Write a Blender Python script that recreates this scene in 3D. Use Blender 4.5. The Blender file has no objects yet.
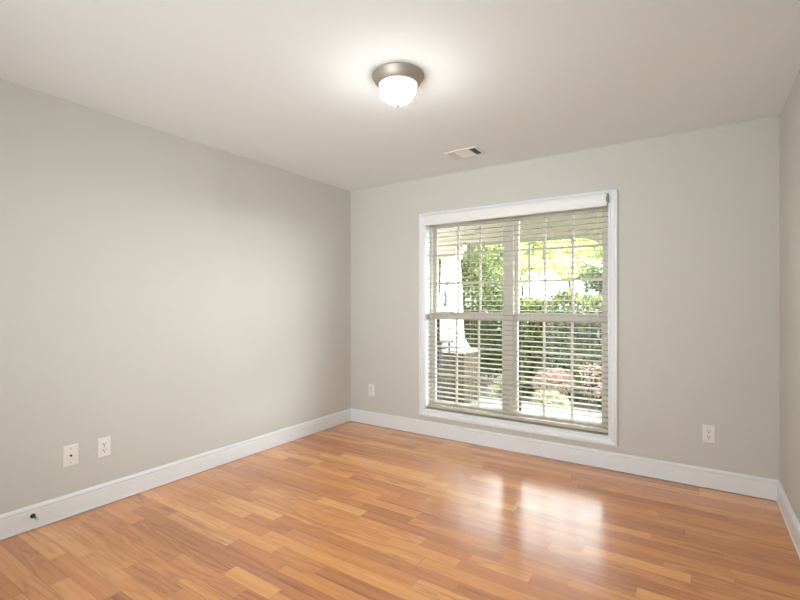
import bpy, bmesh, math, random
from mathutils import Vector, Matrix
random.seed(7)
SC = bpy.context.scene
COL = SC.collection
PI = math.pi

# ---------------------------------------------------------------- camera, sky, sun, exposure
CAM_Z = 1.2534
cam_d = bpy.data.cameras.new('camera')
cam = bpy.data.objects.new('camera', cam_d); COL.objects.link(cam)
cam.location = (0, 0, CAM_Z)
cam.rotation_euler = (PI / 2, 0, math.radians(33.51))
cam_d.sensor_fit = 'HORIZONTAL'; cam_d.sensor_width = 36.0
cam_d.lens = 448.08 / 800 * 36.0
cam_d.shift_y = 3.0 / 800
cam_d.clip_start = 0.02; cam_d.clip_end = 300
SC.camera = cam

W = bpy.data.worlds.new('sky'); SC.world = W; W.use_nodes = True
nt = W.node_tree; nt.nodes.clear()
wo = nt.nodes.new('ShaderNodeOutputWorld'); bg = nt.nodes.new('ShaderNodeBackground')
tc = nt.nodes.new('ShaderNodeTexCoord'); sp = nt.nodes.new('ShaderNodeSeparateXYZ')
rp = nt.nodes.new('ShaderNodeValToRGB')
rp.color_ramp.elements[0].position = 0.0; rp.color_ramp.elements[0].color = (0.98, 0.98, 0.95, 1)
rp.color_ramp.elements[1].position = 0.9; rp.color_ramp.elements[1].color = (0.72, 0.86, 1.0, 1)
nt.links.new(tc.outputs['Generated'], sp.inputs[0]); nt.links.new(sp.outputs['Z'], rp.inputs[0])
nt.links.new(rp.outputs[0], bg.inputs['Color']); nt.links.new(bg.outputs[0], wo.inputs['Surface'])
bg.inputs['Strength'].default_value = 15.0

sun_d = bpy.data.lights.new('sun', 'SUN'); sun_d.energy = 38.0; sun_d.angle = math.radians(62)
sun_d.color = (0.87, 0.94, 1.0)
sun = bpy.data.objects.new('sun', sun_d); COL.objects.link(sun)
sun.rotation_euler = Vector((-0.87, -0.49, -0.14)).to_track_quat('-Z', 'Y').to_euler()
sun.location = (0, 30, 30)

# added fill lamp behind the camera, brightens the room; no real source known
fill_d = bpy.data.lights.new('fill_light', 'AREA'); fill_d.shape = 'RECTANGLE'; fill_d.size = 2.4; fill_d.size_y = 2.0
fill_d.energy = 35.0; fill_d.color = (0.94, 0.99, 1.0); fill_d.spread = math.radians(105)
fill = bpy.data.objects.new('fill_light', fill_d); COL.objects.link(fill)
fill.location = (-1.15, -0.62, 1.12); fill.rotation_euler = (math.radians(90 + 10), 0, math.radians(10))

LAMP_STRENGTH = 370.0
LAMP_COLOR = (0.985, 0.985, 0.96)
SC.view_settings.view_transform = 'Standard'; SC.view_settings.look = 'None'
SC.view_settings.exposure = 0.0; SC.view_settings.gamma = 1.0
SC.view_settings.use_curve_mapping = False
SC.cycles.use_denoising = True
SC.cycles.max_bounces = 10; SC.cycles.diffuse_bounces = 6; SC.cycles.transparent_max_bounces = 24
SC.cycles.sample_clamp_indirect = 8.0

# room dimensions (metres)
XL, XR, YB, YF, H = -3.075, 0.437, 3.689, -0.35, 2.44

# ---------------------------------------------------------------- helpers
def new_mat(name):
    m = bpy.data.materials.new(name); m.use_nodes = True
    n = m.node_tree; b = n.nodes['Principled BSDF']
    return m, n, b

def N(n, kind, **kw):
    nd = n.nodes.new(kind)
    for k, v in kw.items(): setattr(nd, k, v)
    return nd

def math_node(n, op, a=None, b=None, c=None):
    nd = n.nodes.new('ShaderNodeMath'); nd.operation = op
    for i, v in enumerate((a, b, c)):
        if v is None: continue
        if isinstance(v, (int, float)): nd.inputs[i].default_value = v
        else: n.links.new(v, nd.inputs[i])
    return nd.outputs[0]

def paint(name, col, rough=0.5, bump=0.0, bscale=200.0, spec=0.5, var=0.0, metal=0.0):
    """Painted or plain surface with a little mottling and orange-peel."""
    m, n, b = new_mat(name)
    b.inputs['Base Color'].default_value = (*col, 1); b.inputs['Roughness'].default_value = rough
    b.inputs['Specular IOR Level'].default_value = spec; b.inputs['Metallic'].default_value = metal
    t = N(n, 'ShaderNodeTexCoord')
    if var:
        ns = N(n, 'ShaderNodeTexNoise'); ns.inputs['Scale'].default_value = 3.0; ns.inputs['Detail'].default_value = 4
        n.links.new(t.outputs['Object'], ns.inputs['Vector'])
        mx = N(n, 'ShaderNodeMixRGB'); mx.inputs[1].default_value = (*[c * (1 - var) for c in col], 1)
        mx.inputs[2].default_value = (*[min(1, c * (1 + var)) for c in col], 1)
        n.links.new(ns.outputs['Fac'], mx.inputs[0]); n.links.new(mx.outputs[0], b.inputs['Base Color'])
    if bump:
        ns = N(n, 'ShaderNodeTexNoise'); ns.inputs['Scale'].default_value = bscale; ns.inputs['Detail'].default_value = 2
        n.links.new(t.outputs['Object'], ns.inputs['Vector'])
        bp = N(n, 'ShaderNodeBump'); bp.inputs['Strength'].default_value = bump; bp.inputs['Distance'].default_value = 0.002
        n.links.new(ns.outputs['Fac'], bp.inputs['Height']); n.links.new(bp.outputs[0], b.inputs['Normal'])
    return m

def box(bm, x0, x1, y0, y1, z0, z1):
    v = [bm.verts.new(p) for p in ((x0,y0,z0),(x1,y0,z0),(x1,y1,z0),(x0,y1,z0),(x0,y0,z1),(x1,y0,z1),(x1,y1,z1),(x0,y1,z1))]
    for f in ((3,2,1,0),(4,5,6,7),(0,1,5,4),(1,2,6,5),(2,3,7,6),(3,0,4,7)): bm.faces.new([v[i] for i in f])
    return v

def frustum(bm, cx, cy, z0, z1, a0, b0, a1, b1):
    v = [bm.verts.new(p) for p in ((cx-a0,cy-b0,z0),(cx+a0,cy-b0,z0),(cx+a0,cy+b0,z0),(cx-a0,cy+b0,z0),
                                   (cx-a1,cy-b1,z1),(cx+a1,cy-b1,z1),(cx+a1,cy+b1,z1),(cx-a1,cy+b1,z1))]
    for f in ((3,2,1,0),(4,5,6,7),(0,1,5,4),(1,2,6,5),(2,3,7,6),(3,0,4,7)): bm.faces.new([v[i] for i in f])

def lathe(bm, prof, seg=48, axis='z', origin=(0, 0, 0)):
    """prof: (radius, height) pairs; closed at radius 0."""
    def P(r, h, a):
        c, s = r * math.cos(a), r * math.sin(a)
        p = {'z': (c, s, h), 'x': (h, c, s), 'y': (s, h, c)}[axis]
        return Vector(p) + Vector(origin)
    rings = []
    for r, h in prof:
        if r < 1e-6: rings.append([bm.verts.new(P(0, h, 0))])
        else: rings.append([bm.verts.new(P(r, h, 2 * PI * i / seg)) for i in range(seg)])
    for A, B in zip(rings, rings[1:]):
        for i in range(seg):
            j = (i + 1) % seg
            if len(A) == 1 and len(B) == 1: continue
            if len(A) == 1: bm.faces.new((A[0], B[j], B[i]))
            elif len(B) == 1: bm.faces.new((A[i], A[j], B[0]))
            else: bm.faces.new((A[i], A[j], B[j], B[i]))

def tube(bm, pts, r, seg=8, r1=None):
    pts = [Vector(p) for p in pts]; rings = []
    for i, p in enumerate(pts):
        d = (pts[min(i + 1, len(pts) - 1)] - pts[max(i - 1, 0)]).normalized()
        u = d.cross(Vector((0, 0, 1)))
        if u.length < 1e-3: u = d.cross(Vector((1, 0, 0)))
        u.normalize(); w = d.cross(u)
        rr = r if r1 is None else r + (r1 - r) * i / max(1, len(pts) - 1)
        rings.append([bm.verts.new(p + rr * (math.cos(2*PI*k/seg) * u + math.sin(2*PI*k/seg) * w)) for k in range(seg)])
    for A, B in zip(rings, rings[1:]):
        for i in range(seg): bm.faces.new((A[i], A[(i+1) % seg], B[(i+1) % seg], B[i]))
    bm.faces.new(rings[0][::-1]); bm.faces.new(rings[-1])

def obj(name, bm, mat, parent=None, smooth=False, bevel=0.0, loc=None):
    bmesh.ops.recalc_face_normals(bm, faces=bm.faces)
    me = bpy.data.meshes.new(name); bm.to_mesh(me); bm.free()
    o = bpy.data.objects.new(name, me); COL.objects.link(o)
    me.materials.append(mat)
    if smooth:
        for p in me.polygons: p.use_smooth = True
    if bevel:
        b = o.modifiers.new('bevel', 'BEVEL'); b.width = bevel; b.segments = 2; b.limit_method = 'ANGLE'
    if loc: o.location = loc
    if parent: o.parent = parent
    return o

def tag(o, label=None, cat=None, group=None, kind=None):
    if label: o['label'] = label
    if cat: o['category'] = cat
    if group: o['group'] = group
    if kind: o['kind'] = kind
    return o

def thing(name, label, cat, loc=(0, 0, 0), rot=(0, 0, 0), group=None):
    o = bpy.data.objects.new(name, None); COL.objects.link(o); o.empty_display_size = 0.1
    o.location = loc; o.rotation_euler = rot
    return tag(o, label, cat, group)

def struct(name, bm, mat, label, cat, **kw):
    return tag(obj(name, bm, mat, **kw), label, cat, kind='structure')

def copy_tree(o, parent=None):
    c = o.copy(); COL.objects.link(c)
    if parent: c.parent = parent
    for ch in list(o.children): copy_tree(ch, c)
    return c

# ---------------------------------------------------------------- materials
M_wall = paint('wall_paint', (0.595, 0.59, 0.555), 0.75, 0.12, 260, 0.25)
M_ceil = paint('ceiling_paint', (0.80, 0.845, 0.86), 0.85, 0.10, 240, 0.2)
M_trim = paint('trim_paint', (0.79, 0.82, 0.85), 0.33)
M_vinyl = paint('window_vinyl', (0.70, 0.665, 0.605), 0.4)
M_blind = paint('blind_faux_wood', (0.53, 0.48, 0.395), 0.42, 0.05, 60)
M_valance = paint('valance_paint', (0.82, 0.82, 0.82), 0.4)
M_cord = paint('cord', (0.52, 0.49, 0.43), 0.9)
M_plate = paint('plate_plastic', (0.80, 0.79, 0.76), 0.3)
M_dark = paint('slot_dark', (0.02, 0.018, 0.016), 0.6)
M_black = paint('black_iron', (0.015, 0.015, 0.017), 0.5)
M_bronze = paint('oil_rubbed_bronze', (0.022, 0.017, 0.014), 0.5, metal=0.2)
M_nickel = paint('brushed_nickel', (0.47, 0.43, 0.38), 0.52, metal=0.85)
M_rubber = paint('white_rubber', (0.62, 0.60, 0.56), 0.7)
M_grey = paint('grey_clip', (0.24, 0.24, 0.25), 0.5)
M_screenframe = paint('screen_frame', (0.07, 0.065, 0.06), 0.5)
M_porchwhite = paint('porch_paint', (0.62, 0.62, 0.60), 0.5, var=0.02)
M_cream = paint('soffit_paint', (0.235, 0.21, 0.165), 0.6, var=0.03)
M_concrete = paint('porch_concrete', (0.30, 0.29, 0.265), 0.85, 0.3, 40, var=0.08)
M_asphalt = paint('road_asphalt', (0.13, 0.13, 0.13), 0.9, var=0.1)
M_mulch = paint('mulch', (0.08, 0.05, 0.033), 0.95, 0.6, 30, var=0.35)
M_bark = paint('bark', (0.032, 0.022, 0.016), 0.9, 0.6, 25, var=0.3)
M_carwhite = paint('car_paint', (0.82, 0.83, 0.84), 0.2)
M_carglass = paint('car_glass', (0.03, 0.035, 0.04), 0.1)
M_siding = paint('house_siding', (0.80, 0.79, 0.76), 0.7, var=0.02)
M_roof = paint('house_shingle', (0.20, 0.18, 0.165), 0.9, 0.4, 20, var=0.2)
M_pole = paint('grey_pole_metal', (0.014, 0.015, 0.016), 0.7)

def floor_material():
    m, n, b = new_mat('oak_strip_floor')
    L = n.links
    tc = N(n, 'ShaderNodeTexCoord'); sx = N(n, 'ShaderNodeSeparateXYZ'); L.new(tc.outputs['Object'], sx.inputs[0])
    X, Y = sx.outputs['X'], sx.outputs['Y']
    wdt = 0.0795
    v = math_node(n, 'DIVIDE', Y, wdt); row = math_node(n, 'FLOOR', v); fv = math_node(n, 'FRACT', v)
    wn = N(n, 'ShaderNodeTexWhiteNoise', noise_dimensions='1D'); L.new(row, wn.inputs['W'])
    wn2 = N(n, 'ShaderNodeTexWhiteNoise', noise_dimensions='1D'); L.new(math_node(n, 'ADD', row, 91.3), wn2.inputs['W'])
    length = math_node(n, 'MULTIPLY_ADD', wn2.outputs['Value'], 0.55, 0.42)
    u0 = math_node(n, 'DIVIDE', math_node(n, 'MULTIPLY_ADD', wn.outputs['Value'], 7.0, X), length)
    # uneven joints: warp u a little so boards of one row differ in length
    warp = math_node(n, 'MULTIPLY', math_node(n, 'SINE', math_node(n, 'MULTIPLY', u0, 2.3)), 0.33)
    u = math_node(n, 'ADD', u0, warp)
    cell = math_node(n, 'FLOOR', u); fu = math_node(n, 'FRACT', u)
    cv = N(n, 'ShaderNodeCombineXYZ'); L.new(row, cv.inputs[0]); L.new(cell, cv.inputs[1])
    bid = N(n, 'ShaderNodeTexWhiteNoise', noise_dimensions='3D'); L.new(cv.outputs[0], bid.inputs['Vector'])
    sr = N(n, 'ShaderNodeSeparateColor'); L.new(bid.outputs['Color'], sr.inputs[0])
    # local board coordinates
    lc = N(n, 'ShaderNodeCombineXYZ')
    L.new(math_node(n, 'MULTIPLY_ADD', sr.outputs[0], 31.0, X), lc.inputs[0])
    L.new(math_node(n, 'MULTIPLY_ADD', sr.outputs[1], 17.0, Y), lc.inputs[1])
    L.new(math_node(n, 'MULTIPLY', sr.outputs[2], 9.0), lc.inputs[2])
    def noise(scale_xyz, scale, detail, rough=0.5):
        mp = N(n, 'ShaderNodeMapping'); mp.inputs['Scale'].default_value = scale_xyz
        L.new(lc.outputs[0], mp.inputs['Vector'])
        t = N(n, 'ShaderNodeTexNoise'); t.inputs['Scale'].default_value = scale; t.inputs['Detail'].default_value = detail
        t.inputs['Roughness'].default_value = rough; L.new(mp.outputs[0], t.inputs['Vector'])
        return t.outputs['Fac']
    big = noise((0.62, 6.5, 1.0), 1.9, 1.5)                    # slow field whose contours are the cathedral rings
    rings = math_node(n, 'PINGPONG', math_node(n, 'MULTIPLY', big, 17.0), 1.0)
    rings = math_node(n, 'POWER', rings, 2.2)
    fine = noise((1.0, 26.0, 1.0), 9.0, 4.0, 0.6)             # pores
    streak = noise((0.55, 13.0, 1.0), 2.6, 3.0)
    # base colour per board
    cr = N(n, 'ShaderNodeValToRGB'); e = cr.color_ramp.elements
    e[0].position = 0.0; e[0].color = (0.44, 0.138, 0.027, 1)
    e[1].position = 1.0; e[1].color = (0.93, 0.525, 0.195, 1)
    for p, c in ((0.18, (0.58, 0.198, 0.038, 1)), (0.5, (0.73, 0.282, 0.060, 1)), (0.8, (0.85, 0.388, 0.105, 1))):
        x = e.new(p); x.color = c
    tone = math_node(n, 'ADD', math_node(n, 'MULTIPLY', sr.outputs[0], 0.74), math_node(n, 'MULTIPLY_ADD', streak, 0.62, -0.18))
    L.new(tone, cr.inputs[0])
    dark = N(n, 'ShaderNodeMixRGB', blend_type='MULTIPLY'); L.new(cr.outputs[0], dark.inputs[1])
    dark.inputs[2].default_value = (0.62, 0.45, 0.35, 1)
    rg = math_node(n, 'MULTIPLY', rings, math_node(n, 'MULTIPLY_ADD', math_node(n, 'POWER', sr.outputs[2], 1.6), 0.75, 0.06)); L.new(rg, dark.inputs[0])
    d2 = N(n, 'ShaderNodeMixRGB', blend_type='MULTIPLY'); L.new(dark.outputs[0], d2.inputs[1])
    d2.inputs[2].default_value = (0.74, 0.62, 0.54, 1)
    fm = N(n, 'ShaderNodeMapRange'); fm.inputs[1].default_value = 0.50; fm.inputs[2].default_value = 0.72; L.new(fine, fm.inputs[0])
    L.new(math_node(n, 'MULTIPLY', fm.outputs[0], 0.75), d2.inputs[0])
    # rare dark mineral streaks and knots
    rare = noise((0.5, 15.0, 1.0), 1.7, 2.0)
    rm = N(n, 'ShaderNodeMapRange'); rm.inputs[1].default_value = 0.62; rm.inputs[2].default_value = 0.72; L.new(rare, rm.inputs[0])
    d3 = N(n, 'ShaderNodeMixRGB', blend_type='MULTIPLY'); L.new(d2.outputs[0], d3.inputs[1]); d3.inputs[2].default_value = (0.50, 0.34, 0.26, 1)
    L.new(math_node(n, 'MULTIPLY', rm.outputs[0], 0.7), d3.inputs[0])
    # joints
    ev = math_node(n, 'MINIMUM', fv, math_node(n, 'SUBTRACT', 1.0, fv))
    eu = math_node(n, 'MULTIPLY', math_node(n, 'MINIMUM', fu, math_node(n, 'SUBTRACT', 1.0, fu)), 8.0)
    ed = math_node(n, 'MINIMUM', ev, eu)
    jm = N(n, 'ShaderNodeMapRange'); jm.inputs[1].default_value = 0.006; jm.inputs[2].default_value = 0.026
    jm.inputs[3].default_value = 1.0; jm.inputs[4].default_value = 0.0; L.new(ed, jm.inputs[0])
    jn = N(n, 'ShaderNodeMixRGB', blend_type='MULTIPLY'); L.new(d3.outputs[0], jn.inputs[1]); jn.inputs[2].default_value = (0.36, 0.24, 0.18, 1)
    L.new(math_node(n, 'MULTIPLY', jm.outputs[0], 0.5), jn.inputs[0])
    L.new(jn.outputs[0], b.inputs['Base Color'])
    # finish
    b.inputs['Roughness'].default_value = 0.46
    b.inputs['Specular IOR Level'].default_value = 0.9
    b.inputs['Coat Weight'].default_value = 1.0; b.inputs['Coat Roughness'].default_value = 0.18; b.inputs['Coat IOR'].default_value = 1.6
    hgt = math_node(n, 'SUBTRACT', math_node(n, 'MULTIPLY', fine, 0.15), jm.outputs[0])
    bp = N(n, 'ShaderNodeBump'); bp.inputs['Strength'].default_value = 0.16; bp.inputs['Distance'].default_value = 0.001
    L.new(hgt, bp.inputs['Height']); L.new(bp.outputs[0], b.inputs['Normal'])
    wav = N(n, 'ShaderNodeTexNoise'); wav.inputs['Scale'].default_value = 9.0; L.new(tc.outputs['Object'], wav.inputs['Vector'])
    bp2 = N(n, 'ShaderNodeBump'); bp2.inputs['Strength'].default_value = 0.05; bp2.inputs['Distance'].default_value = 0.004
    L.new(wav.outputs['Fac'], bp2.inputs['Height']); L.new(bp2.outputs[0], b.inputs['Coat Normal'])
    return m
M_floor = floor_material()

def glass_material():
    m = bpy.data.materials.new('window_glass'); m.use_nodes = True; n = m.node_tree; n.nodes.clear()
    out = N(n, 'ShaderNodeOutputMaterial'); tr = N(n, 'ShaderNodeBsdfTransparent'); gl = N(n, 'ShaderNodeBsdfGlossy')
    geo = N(n, 'ShaderNodeNewGeometry'); dt = N(n, 'ShaderNodeVectorMath', operation='DOT_PRODUCT')
    n.links.new(geo.outputs['Normal'], dt.inputs[0]); n.links.new(geo.outputs['Incoming'], dt.inputs[1])
    c1 = math_node(n, 'SUBTRACT', 1.0, math_node(n, 'ABSOLUTE', dt.outputs['Value']))
    fres = math_node(n, 'MULTIPLY_ADD', math_node(n, 'POWER', c1, 5.0), 0.96, 0.014); mx = N(n, 'ShaderNodeMixShader')
    tr.inputs['Color'].default_value = (0.95, 0.97, 0.95, 1); gl.inputs['Roughness'].default_value = 0.0
    n.links.new(fres, mx.inputs[0]); n.links.new(tr.outputs[0], mx.inputs[1]); n.links.new(gl.outputs[0], mx.inputs[2])
    n.links.new(mx.outputs[0], out.inputs['Surface'])
    return m
M_glass = glass_material()

def screen_material():
    m = bpy.data.materials.new('insect_screen_mesh'); m.use_nodes = True; n = m.node_tree; n.nodes.clear()
    out = N(n, 'ShaderNodeOutputMaterial'); tr = N(n, 'ShaderNodeBsdfTransparent'); df = N(n, 'ShaderNodeBsdfDiffuse'); mx = N(n, 'ShaderNodeMixShader')
    df.inputs['Color'].default_value = (0.012, 0.012, 0.012, 1); mx.inputs[0].default_value = 0.16
    n.links.new(tr.outputs[0], mx.inputs[1]); n.links.new(df.outputs[0], mx.inputs[2]); n.links.new(mx.outputs[0], out.inputs['Surface'])
    return m
M_screen = screen_material()

def lamp_material():
    m = bpy.data.materials.new('frosted_lamp_glass'); m.use_nodes = True; n = m.node_tree; n.nodes.clear()
    out = N(n, 'ShaderNodeOutputMaterial'); em = N(n, 'ShaderNodeEmission')
    em.inputs['Color'].default_value = (*LAMP_COLOR, 1); em.inputs['Strength'].default_value = LAMP_STRENGTH
    # glow shaped by the normal, weak at the rim, to cut the ceiling hotspot
    geo = N(n, 'ShaderNodeNewGeometry'); sep = N(n, 'ShaderNodeSeparateXYZ'); n.links.new(geo.outputs['Normal'], sep.inputs[0])
    mr = N(n, 'ShaderNodeMapRange'); mr.inputs[1].default_value = 0.0; mr.inputs[2].default_value = -1.0
    n.links.new(sep.outputs['Z'], mr.inputs[0])
    pw = math_node(n, 'POWER', mr.outputs[0], 2.9)
    n.links.new(math_node(n, 'MULTIPLY_ADD', pw, LAMP_STRENGTH * 0.995, LAMP_STRENGTH * 0.005), em.inputs['Strength'])
    n.links.new(em.outputs[0], out.inputs['Surface'])
    return m
M_lamp = lamp_material()

def bulb_material():
    m = bpy.data.materials.new('lantern_bulb'); m.use_nodes = True; n = m.node_tree; n.nodes.clear()
    out = N(n, 'ShaderNodeOutputMaterial'); em = N(n, 'ShaderNodeEmission')
    em.inputs['Color'].default_value = (1.0, 0.86, 0.66, 1); em.inputs['Strength'].default_value = 9.0
    n.links.new(em.outputs[0], out.inputs['Surface'])
    return m
M_bulb = bulb_material()

def leaf_material(name, c0, c1, trans=0.4):
    m = bpy.data.materials.new(name); m.use_nodes = True; n = m.node_tree; n.nodes.clear(); L = n.links
    out = N(n, 'ShaderNodeOutputMaterial'); geo = N(n, 'ShaderNodeNewGeometry')
    mx = N(n, 'ShaderNodeMixRGB'); mx.inputs[1].default_value = (*c0, 1); mx.inputs[2].default_value = (*c1, 1)
    L.new(geo.outputs['Random Per Island'], mx.inputs[0])
    df = N(n, 'ShaderNodeBsdfDiffuse'); tr = N(n, 'ShaderNodeBsdfTranslucent'); ms = N(n, 'ShaderNodeMixShader'); ms.inputs[0].default_value = trans
    L.new(mx.outputs[0], df.inputs['Color']); L.new(mx.outputs[0], tr.inputs['Color'])
    L.new(df.outputs[0], ms.inputs[1]); L.new(tr.outputs[0], ms.inputs[2]); L.new(ms.outputs[0], out.inputs['Surface'])
    return m
M_hedge = leaf_material('hedge_leaf', (0.022, 0.034, 0.012), (0.34, 0.37, 0.14), 0.3)
M_bush = leaf_material('bush_leaf', (0.035, 0.045, 0.016), (0.16, 0.17, 0.08), 0.35)
M_lime = leaf_material('spring_leaf', (0.3, 0.32, 0.11), (0.64, 0.64, 0.34), 0.5)
M_darktree = leaf_material('dark_tree_leaf', (0.03, 0.045, 0.02), (0.11, 0.13, 0.065), 0.35)
M_pink = leaf_material('salmon_leaf', (0.46, 0.28, 0.22), (0.76, 0.58, 0.48), 0.3)
M_pale = leaf_material('pale_leaf', (0.42, 0.43, 0.26), (0.8, 0.76, 0.54), 0.3)
M_core = paint('hedge_twigs', (0.05, 0.045, 0.025), 0.95)

def lawn_material():
    m, n, b = new_mat('lawn')
    t = N(n, 'ShaderNodeTexCoord'); ns = N(n, 'ShaderNodeTexNoise'); ns.inputs['Scale'].default_value = 1.5; ns.inputs['Detail'].default_value = 8
    n.links.new(t.outputs['Object'], ns.inputs['Vector'])
    r = N(n, 'ShaderNodeValToRGB'); r.color_ramp.elements[0].color = (0.05, 0.075, 0.022, 1); r.color_ramp.elements[1].color = (0.13, 0.16, 0.06, 1)
    n.links.new(ns.outputs['Fac'], r.inputs[0]); n.links.new(r.outputs[0], b.inputs['Base Color']); b.inputs['Roughness'].default_value = 0.95
    return m
M_lawn = lawn_material()

def stone_material():
    m, n, b = new_mat('stacked_stone')
    t = N(n, 'ShaderNodeTexCoord'); mp = N(n, 'ShaderNodeMapping'); n.links.new(t.outputs['Object'], mp.inputs[0])
    sep = N(n, 'ShaderNodeSeparateXYZ'); n.links.new(t.outputs['Object'], sep.inputs[0])
    cmb = N(n, 'ShaderNodeCombineXYZ')
    n.links.new(math_node(n, 'ADD', sep.outputs['X'], sep.outputs['Y']), cmb.inputs[0]); n.links.new(sep.outputs['Z'], cmb.inputs[1])
    br = N(n, 'ShaderNodeTexBrick'); br.inputs['Scale'].default_value = 1.0
    br.inputs['Brick Width'].default_value = 0.21; br.inputs['Row Height'].default_value = 0.075; br.inputs['Mortar Size'].default_value = 0.006
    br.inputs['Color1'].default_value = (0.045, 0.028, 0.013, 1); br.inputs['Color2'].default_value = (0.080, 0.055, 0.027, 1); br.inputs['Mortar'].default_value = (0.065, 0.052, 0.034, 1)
    n.links.new(cmb.outputs[0], br.inputs['Vector'])
    n.links.new(br.outputs['Color'], b.inputs['Base Color']); b.inputs['Roughness'].default_value = 0.9
    return m
M_stone = stone_material()

# ---------------------------------------------------------------- room shell
T = 0.15
bm = bmesh.new(); box(bm, XL - T, XR + T, YF - T, YB + T, -0.08, 0.0)
struct('floor', bm, M_floor, 'glossy golden oak strip floor covering the whole room', 'floor')
bm = bmesh.new(); box(bm, XL - T, XR + T, YF - T, YB + T, H, H + 0.12)
struct('ceiling', bm, M_ceil, 'plain off-white ceiling over the empty room', 'ceiling')
bm = bmesh.new(); box(bm, XL - T, XL, YF - T, YB + T, 0, H)
struct('wall_left', bm, M_wall, 'blank greige wall on the window-less side', 'wall')
bm = bmesh.new(); box(bm, XR, XR + T, YF - T, YB + T, 0, H)
struct('wall_right', bm, M_wall, 'narrow slice of greige wall beside the right corner', 'wall')
bm = bmesh.new(); box(bm, XL, -2.85, YF - T, YF, 0, H); box(bm, 0.21, XR, YF - T, YF, 0, H); box(bm, -2.85, 0.21, YF - T, YF, 2.25, H); box(bm, XL, XR, YF - T - 0.9, YF - T - 0.8, 0, H); box(bm, XL, XR, YF - T - 0.8, YF - T, H - 0.1, H); box(bm, XL - 0.1, XL, YF - T - 0.9, YF - T, 0, H); box(bm, XR, XR + 0.1, YF - T - 0.9, YF - T, 0, H); box(bm, XL - 0.1, XR + 0.1, YF - T - 0.9, YF - T, -0.08, 0)  # opening and unseen shell are added: they admit the fill lamp, block the sky
struct('wall_front', bm, M_wall, 'greige wall behind the viewer with an added opening for the fill lamp', 'wall')
OX0, OX1, OZ0, OZ1 = -2.152, -0.548, 0.243, 2.042      # window opening
bm = bmesh.new()
box(bm, XL, OX0, YB, YB + T, 0, H); box(bm, OX1, XR, YB, YB + T, 0, H)
box(bm, OX0, OX1, YB, YB + T, 0, OZ0); box(bm, OX0, OX1, YB, YB + T, OZ1, H)
struct('wall_back', bm, M_wall, 'greige wall that holds the window', 'wall')

# baseboards: cap moulding profile (distance from the wall, height) plus a shoe at the floor
BP = [(0, 0), (0.004, 0), (0.004, 0.0035), (0.018, 0.0035), (0.018, 0.009), (0.0135, 0.013), (0.0135, 0.100), (0.0115, 0.104), (0.0115, 0.108), (0.0150, 0.113), (0.0150, 0.120), (0.0105, 0.127), (0.004, 0.133), (0, 0.133)]
def baseboard(name, fn, label):
    bm = bmesh.new(); A = [bm.verts.new(fn(d, z, 0)) for d, z in BP]; B = [bm.verts.new(fn(d, z, 1)) for d, z in BP]
    for i in range(len(BP)):
        j = (i + 1) % len(BP); bm.faces.new((A[i], A[j], B[j], B[i]))
    bm.faces.new(A); bm.faces.new(B[::-1])
    return struct(name, bm, M_trim, label, 'baseboard')
baseboard('baseboard_left', lambda d, z, e: (XL + d, (YB - d) if e else YF, z), 'white moulded baseboard below the blank wall, bronze door stop on it')
baseboard('baseboard_back', lambda d, z, e: ((XR - d) if e else (XL + d), YB - d, z), 'white moulded baseboard running beneath the window')
baseboard('baseboard_right', lambda d, z, e: (XR - d, (YB - d) if e else YF, z), 'white moulded baseboard at the far right edge')

# ---------------------------------------------------------------- window
# casing: a mitred picture frame swept from (inset, thickness) pairs
bm = bmesh.new()
CX0, CX1, CZ0, CZ1 = -2.209, -0.492, 0.184, 2.101
prof = [(0, 0), (0, 0.024), (0.004, 0.027), (0.016, 0.027), (0.020, 0.019), (0.046, 0.014), (0.050, 0.016), (0.0565, 0.014), (0.0585, 0.010), (0.0585, 0.0)]
loops = []
for t, d in prof:
    y = YB - d
    loops.append([bm.verts.new(p) for p in ((CX0+t, y, CZ0+t), (CX1-t, y, CZ0+t), (CX1-t, y, CZ1-t), (CX0+t, y, CZ1-t))])
for A, B in zip(loops, loops[1:]):
    for i in range(4): bm.faces.new((A[i], A[(i+1) % 4], B[(i+1) % 4], B[i]))
win = struct('window_1', bm, M_trim, 'white framed twin sash window with nine lights in each sash', 'window')
# jamb liner boards lining the opening (sill included)
bm = bmesh.new(); jt = 0.008
box(bm, OX0, OX0 + jt, YB - 0.008, YB + T, OZ0, OZ1); box(bm, OX1 - jt, OX1, YB - 0.008, YB + T, OZ0, OZ1)
box(bm, OX0 + jt, OX1 - jt, YB - 0.008, YB + T, OZ0, OZ0 + jt); box(bm, OX0 + jt, OX1 - jt, YB - 0.008, YB + T, OZ1 - jt, OZ1)
obj('jamb_liner', bm, M_trim, win)
# vinyl frame and the central mullion
FY0, FY1 = YB + 0.075, YB + 0.145
bm = bmesh.new()
box(bm, OX0 + jt, -2.122, FY0, FY1, OZ0 + jt, OZ1 - jt); box(bm, -0.580, OX1 - jt, FY0, FY1, OZ0 + jt, OZ1 - jt)
box(bm, -2.122, -0.580, FY0, FY1, OZ0 + jt, 0.268); box(bm, -2.122, -0.580, FY0, FY1, 2.018, OZ1 - jt)
obj('vinyl_frame', bm, M_vinyl, win, bevel=0.002)
bm = bmesh.new(); box(bm, -1.388, -1.318, FY0 - 0.004, FY1, 0.268, 2.018)
obj('mullion', bm, M_vinyl, win, bevel=0.002)

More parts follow.
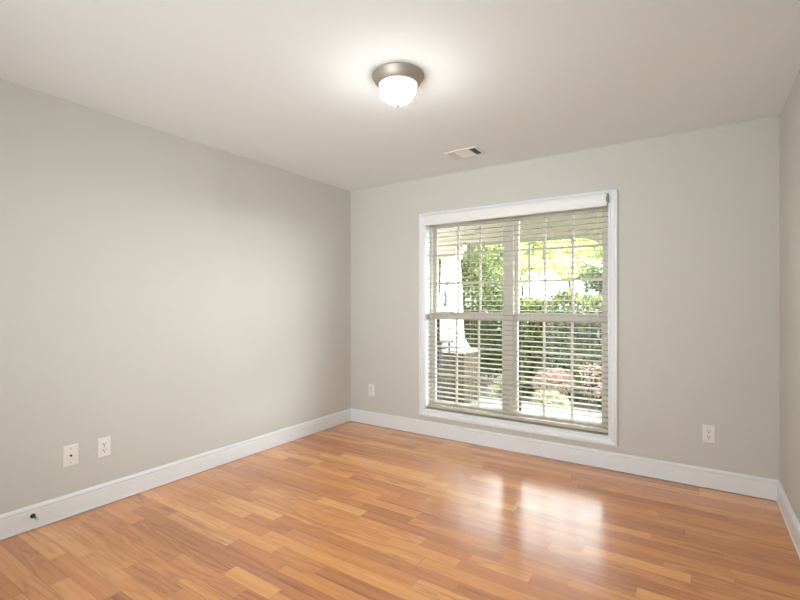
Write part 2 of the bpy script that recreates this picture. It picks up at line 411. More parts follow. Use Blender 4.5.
def sash(name, x0, x1, z0, z1, y0, y1, st, rb, rt, locks=()):
    bm = bmesh.new()
    box(bm, x0, x0 + st, y0, y1, z0, z1); box(bm, x1 - st, x1, y0, y1, z0, z1)
    box(bm, x0 + st, x1 - st, y0, y1, z0, z0 + rb); box(bm, x0 + st, x1 - st, y0, y1, z1 - rt, z1)
    s = obj(name, bm, M_vinyl, win, bevel=0.002)
    gx0, gx1, gz0, gz1 = x0 + st, x1 - st, z0 + rb, z1 - rt
    ym = (y0 + y1) / 2
    bm = bmesh.new(); box(bm, gx0, gx1, ym - 0.002, ym + 0.002, gz0, gz1); obj('glass_pane', bm, M_glass, s)
    bm = bmesh.new(); mw = 0.0095
    for k in (1, 2):
        x = gx0 + (gx1 - gx0) * k / 3; box(bm, x - mw, x + mw, ym - 0.010, ym - 0.0025, gz0, gz1)
        z = gz0 + (gz1 - gz0) * k / 3
        for q in range(3):
            xa = gx0 + (gx1 - gx0) * q / 3 + (mw if q else 0); xb = gx0 + (gx1 - gx0) * (q + 1) / 3 - (mw if q < 2 else 0)
            box(bm, xa, xb, ym - 0.010, ym - 0.0025, z - mw, z + mw)
    obj('muntin_grid', bm, M_vinyl, s)
    for lx in locks:
        bm = bmesh.new(); box(bm, lx - 0.022, lx + 0.022, y0 + 0.002, y0 + 0.026, z1, z1 + 0.006); lathe(bm, [(0, 0.006), (0.011, 0.006), (0.010, 0.014), (0, 0.015)], 12, origin=(lx, y0 + 0.014, z1))
        box(bm, lx - 0.004, lx + 0.026, y0 - 0.002, y0 + 0.008, z1 + 0.006, z1 + 0.012)
        obj('sash_lock', bm, M_vinyl, s)
    return s
LY0, LY1, UY0, UY1 = YB + 0.080, YB + 0.108, YB + 0.1095, YB + 0.1375
sash('lower_sash', -2.121, -1.389, 0.269, 1.165, LY0, LY1, 0.034, 0.040, 0.060, (-1.92, -1.59))
sash('lower_sash', -1.317, -0.581, 0.269, 1.165, LY0, LY1, 0.034, 0.040, 0.060, (-1.11, -0.77))
sash('upper_sash', -2.121, -1.389, 1.108, 2.017, UY0, UY1, 0.034, 0.062, 0.040)
sash('upper_sash', -1.317, -0.581, 1.108, 2.017, UY0, UY1, 0.034, 0.062, 0.040)
for x0, x1 in ((-2.121, -1.389), (-1.317, -0.581)):
    bm = bmesh.new(); a, b2, w = YB + 0.139, YB + 0.148, 0.034
    box(bm, x0, x0 + w + 0.012, a, b2, 0.27, 1.125); box(bm, x1 - w - 0.006, x1, a, b2, 0.27, 1.125)
    box(bm, x0 + w + 0.012, x1 - w - 0.006, a, b2, 0.27, 0.295); box(bm, x0 + w + 0.012, x1 - w - 0.006, a, b2, 1.105, 1.125)
    fr = obj('insect_screen', bm, M_screenframe, win)
    bm = bmesh.new(); box(bm, x0 + w + 0.012, x1 - w - 0.006, a + 0.004, a + 0.0045, 0.295, 1.105); obj('screen_mesh', bm, M_screen, fr)

# ---------------------------------------------------------------- blind
BX0, BX1 = -2.140, -0.560
blind = thing('window_blind', 'cream two-inch slatted blind hanging open across the whole window', 'blind', ((BX0 + BX1) / 2, YB, 2.03))
cx, cy, cz = blind.location
def bpart(name, bm, mat, **kw):
    bmesh.ops.translate(bm, verts=bm.verts, vec=(-cx, -cy, -cz)); return obj(name, bm, mat, blind, **kw)
bm = bmesh.new(); box(bm, BX0, BX1, YB + 0.012, YB + 0.066, 1.985, 2.030); bpart('headrail', bm, M_blind, bevel=0.002)
bm = bmesh.new()      # moulded valance board standing on the casing
vp = [(0.040, 1.980), (0.046, 1.984), (0.046, 2.000), (0.042, 2.006), (0.045, 2.024), (0.050, 2.046), (0.050, 2.056), (0.045, 2.062), (0.045, 2.070), (0.034, 2.072), (0.034, 1.980)]
A = [bm.verts.new((-2.150, YB - d, z)) for d, z in vp]; B = [bm.verts.new((-0.562, YB - d, z)) for d, z in vp]
for i in range(len(vp)): bm.faces.new((A[i], A[(i+1) % len(vp)], B[(i+1) % len(vp)], B[i]))
bm.faces.new(A); bm.faces.new(B[::-1]); bpart('valance', bm, M_valance)
bm = bmesh.new(); box(bm, -0.561, -0.549, YB - 0.046, YB - 0.016, 2.008, 2.072); box(bm, -0.566, -0.549, YB - 0.052, YB - 0.046, 2.015, 2.050)
box(bm, -0.561, -0.553, YB - 0.016, YB + 0.02, 2.012, 2.03)
tag(bpart('valance_clip', bm, M_grey, bevel=0.001), 'small grey clip at the right end of the white valance')
bm = bmesh.new()
PITCH, SY0, SY1, TILT = 0.0428, YB + 0.016, YB + 0.066, 0.0
zs = []
z = 1.958
while z > 0.315:
    zs.append(z); z -= PITCH
for z in zs:          # crowned slats, 2.6 mm thick
    seg = 6; top0 = []; top1 = []; bot0 = []; bot1 = []
    for k in range(seg + 1):
        y = SY0 + (SY1 - SY0) * k / seg; c = 0.0022 * (1 - (2 * k / seg - 1) ** 2) + 0.003 * (k / seg - 0.5)
        top0.append(bm.verts.new((BX0, y, z + c + 0.0013))); top1.append(bm.verts.new((BX1, y, z + c + 0.0013)))
        bot0.append(bm.verts.new((BX0, y, z + c - 0.0013))); bot1.append(bm.verts.new((BX1, y, z + c - 0.0013)))
    for k in range(seg):
        bm.faces.new((top0[k], top1[k], top1[k+1], top0[k+1])); bm.faces.new((bot0[k+1], bot1[k+1], bot1[k], bot0[k]))
    bm.faces.new((top0[0], bot0[0], bot1[0], top1[0])); bm.faces.new((top1[-1], bot1[-1], bot0[-1], top0[-1]))
    bm.faces.new(top0[::-1] + bot0); bm.faces.new(top1 + bot1[::-1])
bpart('slats', bm, M_blind)
bm = bmesh.new(); box(bm, BX0, BX1, YB + 0.014, YB + 0.068, 0.264, 0.290); bpart('bottom_rail', bm, M_blind, bevel=0.004)
for x in (-2.075, -1.690, -1.302, -0.985, -0.697):
    bm = bmesh.new()
    for y in (SY0 - 0.0022, SY1 + 0.0022): tube(bm, [(x, y, 0.29), (x, y, 1.985)], 0.0013, 6)
    for z in zs: tube(bm, [(x, SY0 - 0.0022, z - 0.003), (x, SY1 + 0.0022, z - 0.001)], 0.0009, 5)
    bpart('ladder_cord', bm, M_cord)

bm = bmesh.new(); tube(bm, [(-0.627, YB + 0.006, 1.985), (-0.627, YB + 0.006, 1.045)], 0.0016, 6); bpart('pull_cord', bm, M_cord)
bm = bmesh.new(); lathe(bm, [(0, 1.046), (0.004, 1.044), (0.006, 1.03), (0.0085, 0.995), (0.008, 0.990), (0, 0.990)], 16, 'z', (-0.627, YB + 0.004, 0)); tag(bpart('cord_tassel', bm, M_plate), 'white cord tassel')

# ---------------------------------------------------------------- ceiling light
LX, LY = -1.300, 1.945
lamp = thing('ceiling_light', 'flush mount dome light with brushed nickel ring on the ceiling', 'ceiling light', (LX, LY, H))
bm = bmesh.new()
lathe(bm, [(0, 0), (0.132, 0), (0.135, -0.003), (0.135, -0.009), (0.128, -0.013), (0.127, -0.020), (0.120, -0.036), (0.110, -0.046), (0.106, -0.051), (0.100, -0.052), (0.094, -0.020), (0, -0.018)], 72)
obj('trim_ring', bm, M_nickel, lamp, smooth=True)
bm = bmesh.new()
R0, D0 = 0.0985, 0.102
pr = [(R0 * math.cos(a), -0.047 - D0 * math.sin(a)) for a in [i / 18 * PI / 2 for i in range(19)]]
pr[-1] = (0, pr[-1][1]); lathe(bm, [(0.0985, -0.034)] + pr, 64)
tag(obj('glass_dome', bm, M_lamp, lamp, smooth=True), 'glowing white frosted glass dome')
bm = bmesh.new(); zf = -0.047 - D0
lathe(bm, [(0, zf + 0.004), (0.013, zf + 0.003), (0.015, zf - 0.002), (0.013, zf - 0.005), (0.008, zf - 0.009), (0.007, zf - 0.012), (0.003, zf - 0.016), (0, zf - 0.0165)], 24)
obj('finial', bm, M_nickel, lamp, smooth=True)

# ---------------------------------------------------------------- ceiling vent
VX, VY, VW, VD = -1.528, 3.238, 0.280, 0.200
vent = thing('ceiling_vent', 'white three-way louvered air register on the ceiling near the window', 'air vent', (VX, VY, H))
bm = bmesh.new(); w, d, fw = VW / 2, VD / 2, 0.022
for a in ((-w, w, -d, -d + fw), (-w, w, d - fw, d), (-w, -w + fw, -d + fw, d - fw), (w - fw, w, -d + fw, d - fw)):
    box(bm, *a, -0.008, 0)
obj('frame', bm, M_plate, vent, bevel=0.003)
bm = bmesh.new(); box(bm, -w + fw, w - fw, -d + fw, d - fw, -0.0006, 0); obj('duct_opening', bm, M_dark, vent)
bm = bmesh.new()
ix0, ix1, iy0, iy1 = -w + fw, w - fw, -d + fw, d - fw
def blade(bm, p0, p1, off, t=0.0012):
    """angled louvre from p0 to p1; off = offset of its lower edge."""
    p0, p1, off = Vector(p0), Vector(p1), Vector(off)
    nrm = (p1 - p0).cross(off).normalized() * t
    v = [bm.verts.new(q) for q in (p0, p1, p1 + off, p0 + off)] + [bm.verts.new(q + nrm) for q in (p0, p1, p1 + off, p0 + off)]
    for f in ((0,1,2,3),(7,6,5,4),(0,4,5,1),(1,5,6,2),(2,6,7,3),(3,7,4,0)): bm.faces.new([v[i] for i in f])
xa, xb = ix0 + 0.062, ix1 - 0.052
for k in range(10):     # centre bank runs along the long side
    y = iy0 + 0.002 + (iy1 - iy0 - 0.018) * k / 9; blade(bm, (xa, y, -0.001), (xb, y, -0.001), (0, 0.013, -0.008))
for k in range(4):
    x = ix0 + 0.014 + 0.014 * k; blade(bm, (x, iy0, -0.001), (x, iy1, -0.001), (-0.011, 0, -0.008))
for k in range(3):
    x = ix1 - 0.010 - 0.015 * k; blade(bm, (x, iy0, -0.001), (x, iy1, -0.001), (0.009, 0, -0.008))
box(bm, xa - 0.003, xa, iy0, iy1, -0.008, -0.0008); box(bm, xb, xb + 0.003, iy0, iy1, -0.008, -0.0008)
obj('louvers', bm, M_plate, vent)
for x in (-w + 0.011, w - 0.011):
    bm = bmesh.new(); lathe(bm, [(0, -0.0095), (0.003, -0.0092), (0.004, -0.008), (0, -0.0078)], 12, origin=(x, 0, 0)); obj('screw', bm, M_plate, vent)

# ---------------------------------------------------------------- wall plates (built facing -y around the plate centre)
def plate_body(parent, w=0.074, h=0.120):
    bm = bmesh.new(); x, z = w / 2, h / 2
    a = [bm.verts.new(p) for p in ((-x, 0, -z), (x, 0, -z), (x, 0, z), (-x, 0, z))]
    b = [bm.verts.new(p) for p in ((-x, -0.003, -z), (x, -0.003, -z), (x, -0.003, z), (-x, -0.003, z))]
    x -= 0.004; z -= 0.004
    c = [bm.verts.new(p) for p in ((-x, -0.0065, -z), (x, -0.0065, -z), (x, -0.0065, z), (-x, -0.0065, z))]
    for A, B in ((a, b), (b, c)):
        for i in range(4): bm.faces.new((A[i], A[(i+1) % 4], B[(i+1) % 4], B[i]))
    bm.faces.new(c); bm.faces.new(a[::-1])
    return obj('cover_plate', bm, M_plate, parent)
def make_outlet(name, label):
    t = thing(name, label, 'power outlet')
    plate_body(t)
    for z in (0.0195, -0.0195):
        bm = bmesh.new(); pts = []
        for i in range(32):
            a = 2 * PI * i / 32; pts.append((max(-0.0172, min(0.0172, 0.0195 * math.cos(a))), max(-0.0142, min(0.0142, 0.0175 * math.sin(a)))))
        f = [bm.verts.new((px, -0.0082, z + pz)) for px, pz in pts]; g = [bm.verts.new((px, -0.0060, z + pz)) for px, pz in pts]
        bm.faces.new(f); bm.faces.new(g[::-1])
        for i in range(32): bm.faces.new((f[i], f[(i+1) % 32], g[(i+1) % 32], g[i]))
        r = obj('receptacle', bm, M_plate, t)
        bm = bmesh.new(); box(bm, -0.0088, -0.0054, -0.0086, -0.0080, z - 0.001, z + 0.0088); box(bm, 0.0054, 0.0088, -0.0086, -0.0080, z - 0.000, z + 0.0080)
        lathe(bm, [(0, -0.0086), (0.0036, -0.0086), (0.0036, -0.0080), (0, -0.0080)], 14, 'y', (0, 0, z - 0.0075))
        tag(obj('slots', bm, M_dark, r), 'dark prong slots')
    bm = bmesh.new(); lathe(bm, [(0, -0.0078), (0.003, -0.0076), (0.0034, -0.0064), (0, -0.0062)], 12, 'y'); obj('screw', bm, M_nickel, t)
    return t
G = 'duplex outlets low on the walls'
o1 = make_outlet('power_outlet', 'white duplex outlet beside the cable jack on the blank wall')
o1['group'] = G; o1.location = (XL, 1.307, 0.357); o1.rotation_euler = (0, 0, PI / 2)
o2 = copy_tree(o1); o2.location = (0.068, YB, 0.366); o2.rotation_euler = (0, 0, 0)
o2['label'] = 'white duplex outlet between the window and the right corner'
o3 = copy_tree(o1); o3.location = (-2.795, YB, 0.355); o3.rotation_euler = (0, 0, 0)
o3['label'] = 'white duplex outlet between the far corner and the window'
cj = thing('cable_jack', 'white square-edged wall plate with one dark coaxial socket', 'cable jack', (XL, 1.129, 0.356), (0, 0, PI / 2))
plate_body(cj, 0.077, 0.122)
bm = bmesh.new(); lathe(bm, [(0, -0.014), (0.0042, -0.014), (0.0048, -0.013), (0.0048, -0.009), (0.0062, -0.009), (0.0062, -0.0062), (0, -0.0062)], 18, 'y'); tag(obj('coaxial_socket', bm, M_bronze, cj, smooth=True), 'dark threaded socket')
for z in (0.042, -0.042):
    bm = bmesh.new(); lathe(bm, [(0, -0.0078), (0.003, -0.0076), (0.0034, -0.0064), (0, -0.0062)], 12, 'y', (0, 0, z)); obj('screw', bm, M_nickel, cj)

# ---------------------------------------------------------------- door stop on the baseboard
ds = thing('door_stop', 'small dark bronze door stop with pale rubber tip on the baseboard', 'door stop', (XL + 0.0135, 0.945, 0.076))
bm = bmesh.new(); lathe(bm, [(0, 0), (0.0125, 0), (0.0125, 0.004), (0.010, 0.008), (0.0065, 0.011), (0, 0.011)], 24, 'x'); obj('base', bm, M_bronze, ds, smooth=True)
bm = bmesh.new(); lathe(bm, [(0, 0.010), (0.0062, 0.010), (0.0055, 0.014), (0.0052, 0.046), (0.0068, 0.049), (0.0068, 0.054), (0, 0.054)], 20, 'x'); obj('shaft', bm, M_bronze, ds, smooth=True)
bm = bmesh.new(); lathe(bm, [(0, 0.054), (0.007, 0.054), (0.0078, 0.058), (0.0075, 0.066), (0.005, 0.069), (0, 0.0695)], 20, 'x'); tag(obj('rubber_tip', bm, M_rubber, ds, smooth=True), 'pale rubber tip')

# ================================================================ outside
PZ, GZ = -0.10, -0.28
bm = bmesh.new(); box(bm, -12, 6, YB + T, 5.95, PZ - 0.2, PZ)
struct('porch_floor', bm, M_concrete, 'pale concrete porch floor just outside the window', 'porch floor')
bm = bmesh.new(); box(bm, -12, 6, YB + T, 6.0, 2.46, 2.54)
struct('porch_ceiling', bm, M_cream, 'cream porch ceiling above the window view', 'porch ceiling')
BMY0, BMY1, BMZ = 5.46, 5.84, 2.05
# porch beam with the arched corner towards the right-hand column
bm = bmesh.new(); box(bm, -12, 6, BMY0, BMY1, BMZ, 2.46)
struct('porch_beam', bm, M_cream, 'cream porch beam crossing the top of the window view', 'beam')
bm = bmesh.new(); ar = 0.46; ax1 = -0.78
prof = [(ax1, BMZ)] + [(ax1 - ar + ar * math.sin(a), BMZ - ar + ar * math.cos(a)) for a in [i / 14 * PI / 2 for i in range(15)]]
A = [bm.verts.new((x, BMY0 + 0.04, z)) for x, z in prof]; B = [bm.verts.new((x, BMY1 - 0.04, z)) for x, z in prof]
bm.faces.new(A); bm.faces.new(B[::-1])
for i in range(len(prof)): bm.faces.new((A[i], A[(i+1) % len(prof)], B[(i+1) % len(prof)], B[i]))
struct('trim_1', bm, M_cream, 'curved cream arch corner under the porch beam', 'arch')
bm = bmesh.new(); box(bm, -70, 50, YB + T, 90, GZ - 0.3, GZ)
struct('ground', bm, M_lawn, 'green lawn beyond the porch', 'lawn')
bm = bmesh.new(); box(bm, -12, 6, 5.95, 8.9, GZ, GZ + 0.05)
struct('garden_bed', bm, M_mulch, 'brown mulch bed along the porch edge', 'garden bed')
bm = bmesh.new(); box(bm, -70, 50, 15.0, 21.5, GZ, GZ + 0.02)
struct('road', bm, M_asphalt, 'pale grey street behind the hedge', 'road')

# ---- porch columns
DIG = {'1': ['010', '110', '010', '010', '111'], '3': ['111', '001', '011', '001', '111'], '0': ['111', '101', '101', '101', '111'], '8': ['111', '101', '111', '101', '111']}
def make_column(cx_, cy_, label):
    t = thing('porch_column', label, 'porch column', (cx_, cy_, PZ))
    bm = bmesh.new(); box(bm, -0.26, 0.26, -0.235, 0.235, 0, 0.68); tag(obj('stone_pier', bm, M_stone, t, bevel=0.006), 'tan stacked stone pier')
    bm = bmesh.new(); frustum(bm, 0, 0, 0.68, 0.705, 0.27, 0.245, 0.27, 0.245); frustum(bm, -0.05, 0, 0.705, 0.84, 0.215, 0.205, 0.155, 0.15); obj('plinth', bm, M_porchwhite, t, bevel=0.004)
    bm = bmesh.new(); frustum(bm, -0.05, 0, 0.84, 1.97, 0.142, 0.140, 0.098, 0.098); obj('tapered_shaft', bm, M_porchwhite, t, bevel=0.004)
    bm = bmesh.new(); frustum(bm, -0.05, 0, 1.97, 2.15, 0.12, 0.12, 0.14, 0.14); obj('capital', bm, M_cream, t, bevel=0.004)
    return t
pc = make_column(-2.83, 5.65, 'white tapered porch column on tan stone pier with black house numbers')
bm = bmesh.new()
for k, ch in enumerate('1330'):
    zt = 1.505 - 0.052 * k
    for r, rowb in enumerate(DIG[ch]):
        for c, bit in enumerate(rowb):
            if bit == '1': box(bm, -0.100 + c * 0.0135, -0.100 + (c + 1) * 0.0135, -0.1255 - 0.0075, -0.1255 + 0.018, zt - (r + 1) * 0.0095, zt - r * 0.0095)
tag(obj('house_number', bm, M_black, pc), 'black house number running down the column')
bm = bmesh.new(); lathe(bm, [(0, -0.150), (0.014, -0.150), (0.016, -0.140), (0.016, -0.105), (0, -0.105)], 16, 'y', (-0.052, 0, 1.61)); box(bm, -0.057, -0.047, -0.145, -0.105, 1.61, 1.65)
tag(obj('camera_knob', bm, M_black, pc), 'small black knob on the column face')

# ---- hanging porch lantern
pl = thing('porch_lantern', 'small lit pendant lantern under the porch ceiling', 'lantern', (-2.42, 5.12, 2.46))
bm = bmesh.new(); lathe(bm, [(0, 0), (0.055, 0), (0.055, -0.015), (0.02, -0.025), (0, -0.025)], 24); obj('canopy', bm, M_cream, pl)
bm = bmesh.new(); tube(bm, [(0, 0, -0.02), (0, 0, -0.46)], 0.006, 8); obj('stem', bm, M_cream, pl)
bm = bmesh.new(); lathe(bm, [(0, -0.45), (0.02, -0.455), (0.04, -0.485), (0.042, -0.49), (0, -0.482)], 24); obj('cap', bm, M_cream, pl)
bm = bmesh.new(); lathe(bm, [(0, -0.484), (0.014, -0.488), (0.022, -0.51), (0.023, -0.525), (0.016, -0.545), (0, -0.55)], 24); tag(obj('bulb', bm, M_bulb, pl, smooth=True), 'glowing warm bulb')

# ---- black metal plant stand on the porch
ps = thing('plant_stand', 'tall black iron stand on the porch before the stone pier', 'plant stand', (-2.74, 5.0, PZ))
bm = bmesh.new(); box(bm, -0.15, 0.15, -0.15, 0.15, 0.855, 0.875); obj('top', bm, M_black, ps, bevel=0.004)
for x in (-0.11, 0.11):
    for y in (-0.11, 0.11):
        bm = bmesh.new(); tube(bm, [(x, y, 0.0), (x, y, 0.855)], 0.014, 8); obj('leg', bm, M_black, ps)
bm = bmesh.new(); box(bm, -0.11, 0.11, -0.118, -0.102, 0.78, 0.80); box(bm, -0.11, 0.11, 0.102, 0.118, 0.78, 0.80); box(bm, -0.118, -0.102, -0.11, 0.11, 0.78, 0.80); box(bm, 0.102, 0.118, -0.11, 0.11, 0.78, 0.80)
obj('apron', bm, M_black, ps)
bm = bmesh.new(); box(bm, -0.12, 0.12, -0.12, 0.12, 0.18, 0.195); obj('lower_shelf', bm, M_black, ps)

# ---- foliage
rnd = random.Random(21)
def leaf(bm, p, s, asp=0.55):
    d = Vector((rnd.gauss(0, 1), rnd.gauss(0, 1), rnd.gauss(0, 0.7))).normalized()
    u = d.orthogonal().normalized(); u.rotate(Matrix.Rotation(rnd.uniform(0, 2 * PI), 3, d)); w = d.cross(u)
    s *= rnd.uniform(0.7, 1.3)
    a = p - u * s * 0.5; c = p + u * s * 0.5; k = d * s * 0.12
    vs = [bm.verts.new(a), bm.verts.new(p - w * s * asp * 0.5 + k), bm.verts.new(c), bm.verts.new(p + w * s * asp * 0.5 + k)]
    bm.faces.new((vs[0], vs[1], vs[2])); bm.faces.new((vs[0], vs[2], vs[3]))
def foliage(name, mat, parent, blobs, count, size, shell=0.45):
    """leaf cloud: blobs are (x, y, z, rx, ry, rz); leaves sit in the outer shell of each."""
    bm = bmesh.new(); tot = sum(b[3] * b[5] for b in blobs)
    for (x, y, z, rx, ry, rz) in blobs:
        for _ in range(int(count * rx * rz / tot)):
            d = Vector((rnd.gauss(0, 1), rnd.gauss(0, 1), rnd.gauss(0, 1))).normalized(); r = 1 - shell * rnd.random() ** 1.6 + rnd.gauss(0, 0.05)
            leaf(bm, Vector((x + d.x * rx * r, y + d.y * ry * r, z + d.z * rz * r)), size)
    return obj(name, bm, mat, parent)
def shrub(name, label, cat, loc, blobs, count, size, mat, stems, group=None, twig=None):
    t = thing(name, label, cat, loc, group=group)
    foliage('foliage', mat, t, blobs, count, size)
    bm = bmesh.new()
    for (x, y, x1, y1, h, r) in stems: tube(bm, [(x, y, 0), ((x + x1) / 2 + rnd.uniform(-.03, .03), (y + y1) / 2, h * 0.5), (x1, y1, h)], r, 7, r * 0.4)
    obj('stems', bm, twig or M_bark, t)
    return t
# the clipped hedge: woody core with a thick skin of leaves
def hedge(x0, x1, y0, y1, h, n_, label):
    t = thing('clipped_hedge', label, 'hedge', ((x0 + x1) / 2, (y0 + y1) / 2, GZ))
    w, d = (x1 - x0) / 2, (y1 - y0) / 2
    bm = bmesh.new(); frustum(bm, 0, 0, 0.0, h - 0.20, w - 0.16, d - 0.16, w - 0.2, d - 0.2); obj('woody_core', bm, M_core, t)
    bm = bmesh.new()
    for _ in range(n_):
        u = rnd.uniform(-1, 1); face = rnd.random(); dep = abs(rnd.gauss(0, 0.09))
        wob = 0.07 * math.sin(u * w * 5.1) + 0.05 * math.sin(u * w * 11.3 + 1.0)
        if face < 0.62: p = Vector((u * w, -d + dep + 0.04 * math.sin(u * w * 7), rnd.uniform(0.02, h + wob)))
        elif face < 0.9: p = Vector((u * w, rnd.uniform(-d, d), h + wob - dep + rnd.gauss(0, 0.035)))
        else: p = Vector((rnd.choice((-1, 1)) * (w - dep), rnd.uniform(-d, d), rnd.uniform(0.02, h)))
        leaf(bm, p, 0.088)
    obj('foliage', bm, M_hedge, t)
    return t
hedge(-2.48, 1.1, 7.05, 8.15, 1.60, 12000, 'dense dark green clipped hedge filling the right half of the window view')
t = shrub('tall_shrub', 'tall leafy green shrub behind the white porch column', 'shrub', (-3.9, 8.05, GZ),
      [(0, 0, 0.7, 0.95, 0.7, 0.7), (0.1, 0, 1.7, 0.9, 0.7, 0.7), (-0.15, 0.1, 2.4, 0.75, 0.6, 0.5), (0.75, -0.2, 0.9, 0.55, 0.5, 0.75)], 9500, 0.085, M_bush,
      [(0, 0, 0.1, 0, 2.0, 0.05), (0.1, 0.1, 0.5, 0, 1.6, 0.04), (-0.1, 0, -0.4, 0.1, 1.7, 0.04)])
shrub('tall_shrub', 'loose green shrub just left of the window mullion, beyond the tall leafy shrub', 'shrub', (-3.86, 9.7, GZ),
      [(0, 0, 1.2, 0.6, 0.5, 0.9), (0.05, 0, 2.2, 0.55, 0.5, 0.55)], 2600, 0.08, M_darktree,
      [(0, 0, 0.05, 0, 2.0, 0.035), (0.08, 0, 0.3, 0, 1.5, 0.025)])
shrub('salmon_shrub', 'salmon pink leaved shrub low before the middle of the hedge', 'shrub', (-1.70, 6.42, GZ + 0.05),
      [(0, 0, 0.36, 0.26, 0.2, 0.2), (0.1, 0, 0.48, 0.17, 0.14, 0.1)], 900, 0.045, M_pink, [(0, 0, 0.02, 0, 0.4, 0.012), (0.03, 0, 0.12, 0, 0.4, 0.01), (-0.02, 0, -0.12, 0, 0.36, 0.01)], 'small shrubs along the porch edge')
shrub('salmon_shrub', 'sparse salmon pink shrub before the hedge, nearer the window edge', 'shrub', (-1.06, 6.50, GZ + 0.05),
      [(0, 0, 0.34, 0.30, 0.18, 0.20), (-0.1, 0, 0.56, 0.2, 0.14, 0.12)], 330, 0.045, M_pink, [(0, 0, 0.02, 0, 0.44, 0.012), (0.03, 0, 0.16, 0, 0.4, 0.01), (-0.02, 0, -0.14, 0, 0.5, 0.01)], 'small shrubs along the porch edge')
shrub('variegated_shrub', 'pale cream leaved low plant in front of the salmon shrub', 'shrub', (-1.66, 6.12, GZ + 0.05),
      [(0, 0, 0.17, 0.24, 0.12, 0.15), (0.16, 0, 0.13, 0.14, 0.1, 0.12)], 800, 0.045, M_pale, [(0, 0, 0.05, 0, 0.2, 0.008), (0, 0, -0.1, 0, 0.2, 0.008)], 'small shrubs along the porch edge')
shrub('variegated_shrub', 'pale cream leaved plant beside the stone pier', 'shrub', (-2.34, 6.22, GZ + 0.05),
      [(0, 0, 0.2, 0.22, 0.14, 0.18), (0.05, 0.05, 0.36, 0.14, 0.1, 0.1)], 560, 0.045, M_pale, [(0, 0, 0.05, 0, 0.3, 0.008), (0, 0, -0.1, 0, 0.26, 0.008)], 'small shrubs along the porch edge')

def tree(label, loc, h, cr, mat, n_, size, trunk_r, crown0=0.38, group='trees across the street'):
    t = thing('tree', label, 'tree', loc, group=group)
    bm = bmesh.new(); k = rnd.uniform(-0.25, 0.25)
    tube(bm, [(0, 0, 0), (k * 0.3, 0, h * 0.25), (k * 0.6, 0.05, h * 0.5), (k, 0, h * 0.85)], trunk_r, 10, trunk_r * 0.3); obj('trunk', bm, M_bark, t)
    bm = bmesh.new()
    for i in range(7):
        a = rnd.uniform(0, 2 * PI); z0 = h * (crown0 - 0.03 + 0.06 * i); r = cr * rnd.uniform(0.6, 0.9)
        tube(bm, [(k * z0 / h, 0, z0), (math.cos(a) * r * 0.5, math.sin(a) * r * 0.5, z0 + 0.25 * r), (math.cos(a) * r, math.sin(a) * r, z0 + 0.6 * r)], trunk_r * 0.32, 6, trunk_r * 0.1)
    obj('branches', bm, M_bark, t)
    blobs = []
    for i in range(9):
        a = rnd.uniform(0, 2 * PI); r = cr * rnd.uniform(0.2, 0.75); z = h * rnd.uniform(crown0 + 0.08, 0.9)
        s = cr * rnd.uniform(0.35, 0.55); blobs.append((k + math.cos(a) * r, math.sin(a) * r, z, s, s, s * 0.7))
    foliage('foliage', mat, t, blobs, n_, size, 0.8)
    return t
tree('pale spring-green tree above the white house', (-8.7, 25.5, GZ), 6.4, 2.5, M_lime, 5200, 0.26, 0.13, 0.50)
tree('pale spring-green tree behind the grey pole', (-13.6, 31.0, GZ), 7.6, 3.0, M_lime, 5200, 0.30, 0.15, 0.46)
tree('pale yellow-green tree at the right edge of the window view', (-3.4, 26.0, GZ), 6.8, 2.5, M_lime, 5200, 0.27, 0.14, 0.46)
tree('yellow-green tree partly hidden by the window frame', (2.2, 28.0, GZ), 7.0, 2.6, M_lime, 3600, 0.27, 0.15, 0.46)
tree('dark green low tree with a thick trunk behind the hedge', (-2.45, 14.2, GZ), 2.75, 0.95, M_darktree, 1300, 0.12, 0.11, 0.58)
tree('green tree behind the porch column', (-8.1, 16.2, GZ), 4.6, 2.0, M_bush, 3600, 0.19, 0.14, 0.25)
tree('slim young tree with forked stems before the white house', (-5.95, 21.6, GZ), 5.4, 1.15, M_lime, 1700, 0.22, 0.06, 0.50)
tree('tall pale spring-green tree between the slim young tree and the dark tree', (-8.4, 37.5, GZ), 8.4, 3.6, M_lime, 6000, 0.33, 0.17, 0.42)
tree('far pale tree seen above the middle of the hedge', (-14.9, 45.0, GZ), 9.5, 4.0, M_lime, 6000, 0.36, 0.18, 0.36)
tree('far pale tree beyond the street on the right', (-3.0, 44.0, GZ), 9.0, 3.8, M_lime, 6000, 0.36, 0.18, 0.36)

# ---- grey pole past the hedge
gp = thing('street_pole', 'thin grey pole rising behind the hedge', 'pole', (-3.70, 11.8, GZ))
bm = bmesh.new(); lathe(bm, [(0, 0), (0.05, 0), (0.05, 0.05), (0.026, 0.07), (0.024, 3.3), (0, 3.3)], 16); obj('post', bm, M_pole, gp)
bm = bmesh.new(); lathe(bm, [(0, 3.3), (0.04, 3.3), (0.05, 3.33), (0.09, 3.55), (0.11, 3.57), (0.03, 3.68), (0, 3.72)], 16); obj('lamp_head', bm, M_pole, gp)

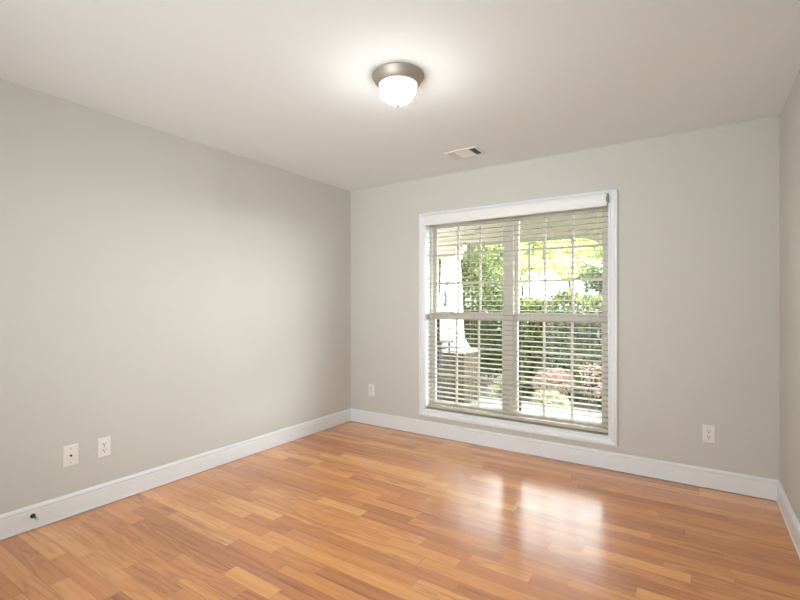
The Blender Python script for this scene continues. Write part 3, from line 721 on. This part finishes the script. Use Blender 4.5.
# ---- white cars parked on the street
def make_car(label, loc, rz):
    t = thing('parked_car', label, 'car', loc, (0, 0, rz), 'white cars on the street')
    side = [(-2.25, 0.32), (-2.3, 0.75), (-2.2, 1.02), (-1.95, 1.12), (-1.62, 1.68), (-0.4, 1.76), (0.25, 1.70), (0.95, 1.18), (1.95, 1.02), (2.25, 0.82), (2.28, 0.35)]
    bm = bmesh.new(); w = 0.90
    def taper(z): return w if z < 1.1 else w - (z - 1.1) * 0.32
    A = [bm.verts.new((x, -taper(z), z)) for x, z in side]; B = [bm.verts.new((x, taper(z), z)) for x, z in side]
    bm.faces.new(A); bm.faces.new(B[::-1])
    for i in range(len(side)): bm.faces.new((A[i], A[(i+1) % len(side)], B[(i+1) % len(side)], B[i]))
    obj('body', bm, M_carwhite, t, bevel=0.04)
    for s in (-1, 1):
        for pts in ([(-1.72, 1.2), (-1.52, 1.6), (-0.72, 1.64), (-0.72, 1.2)], [(-0.62, 1.2), (-0.62, 1.64), (0.18, 1.6), (0.72, 1.2)]):
            bm = bmesh.new(); a = [bm.verts.new((x, s * (taper(z) + 0.012), z)) for x, z in pts]; b = [bm.verts.new((x, s * (taper(z) - 0.02), z)) for x, z in pts]
            bm.faces.new(a); bm.faces.new(b[::-1])
            for i in range(4): bm.faces.new((a[i], a[(i+1) % 4], b[(i+1) % 4], b[i]))
            obj('side_window', bm, M_carglass, t)
    for x in (-1.4, 1.4):
        for s in (-1, 1):
            bm = bmesh.new(); lathe(bm, [(0, -0.11), (0.2, -0.11), (0.33, -0.09), (0.34, 0), (0.33, 0.09), (0.2, 0.11), (0, 0.11)], 24, 'y', (x, s * 0.82, 0.34)); obj('wheel', bm, M_black, t)
    return t
car = make_car('white car parked on the street right of the grey pole', (-5.15, 16.9, GZ + 0.02), 0.0)
c2 = copy_tree(car); c2.location = (-0.1, 17.2, GZ + 0.02); c2['label'] = 'white car parked behind the dark green tree trunk'

# ---- white house across the street
hs = thing('neighbour_house', 'white sided house across the street with dark windows', 'house', (-22.5, 33.0, GZ))
bm = bmesh.new(); box(bm, -7, 7.0, 0, 8, 0, 3.0); obj('walls', bm, M_siding, hs)
bm = bmesh.new()
v = [bm.verts.new(p) for p in ((-7.5, -0.5, 3.0), (7.5, -0.5, 3.0), (7.5, 8.5, 3.0), (-7.5, 8.5, 3.0), (-7.5, 4, 5.2), (7.5, 4, 5.2))]
for f in ((3, 2, 1, 0), (0, 1, 5, 4), (2, 3, 4, 5), (1, 2, 5), (3, 0, 4)): bm.faces.new([v[i] for i in f])
obj('roof', bm, M_roof, hs)
for x in (-5.5, -3.2, -0.9, 1.4, 3.6, 5.6):
    bm = bmesh.new(); box(bm, x - 0.5, x + 0.5, -0.04, 0.0, 0.95, 2.3); f = obj('window', bm, M_siding, hs)
    bm = bmesh.new(); box(bm, x - 0.42, x + 0.42, -0.05, -0.041, 1.03, 2.22); obj('pane', bm, M_carglass, f)
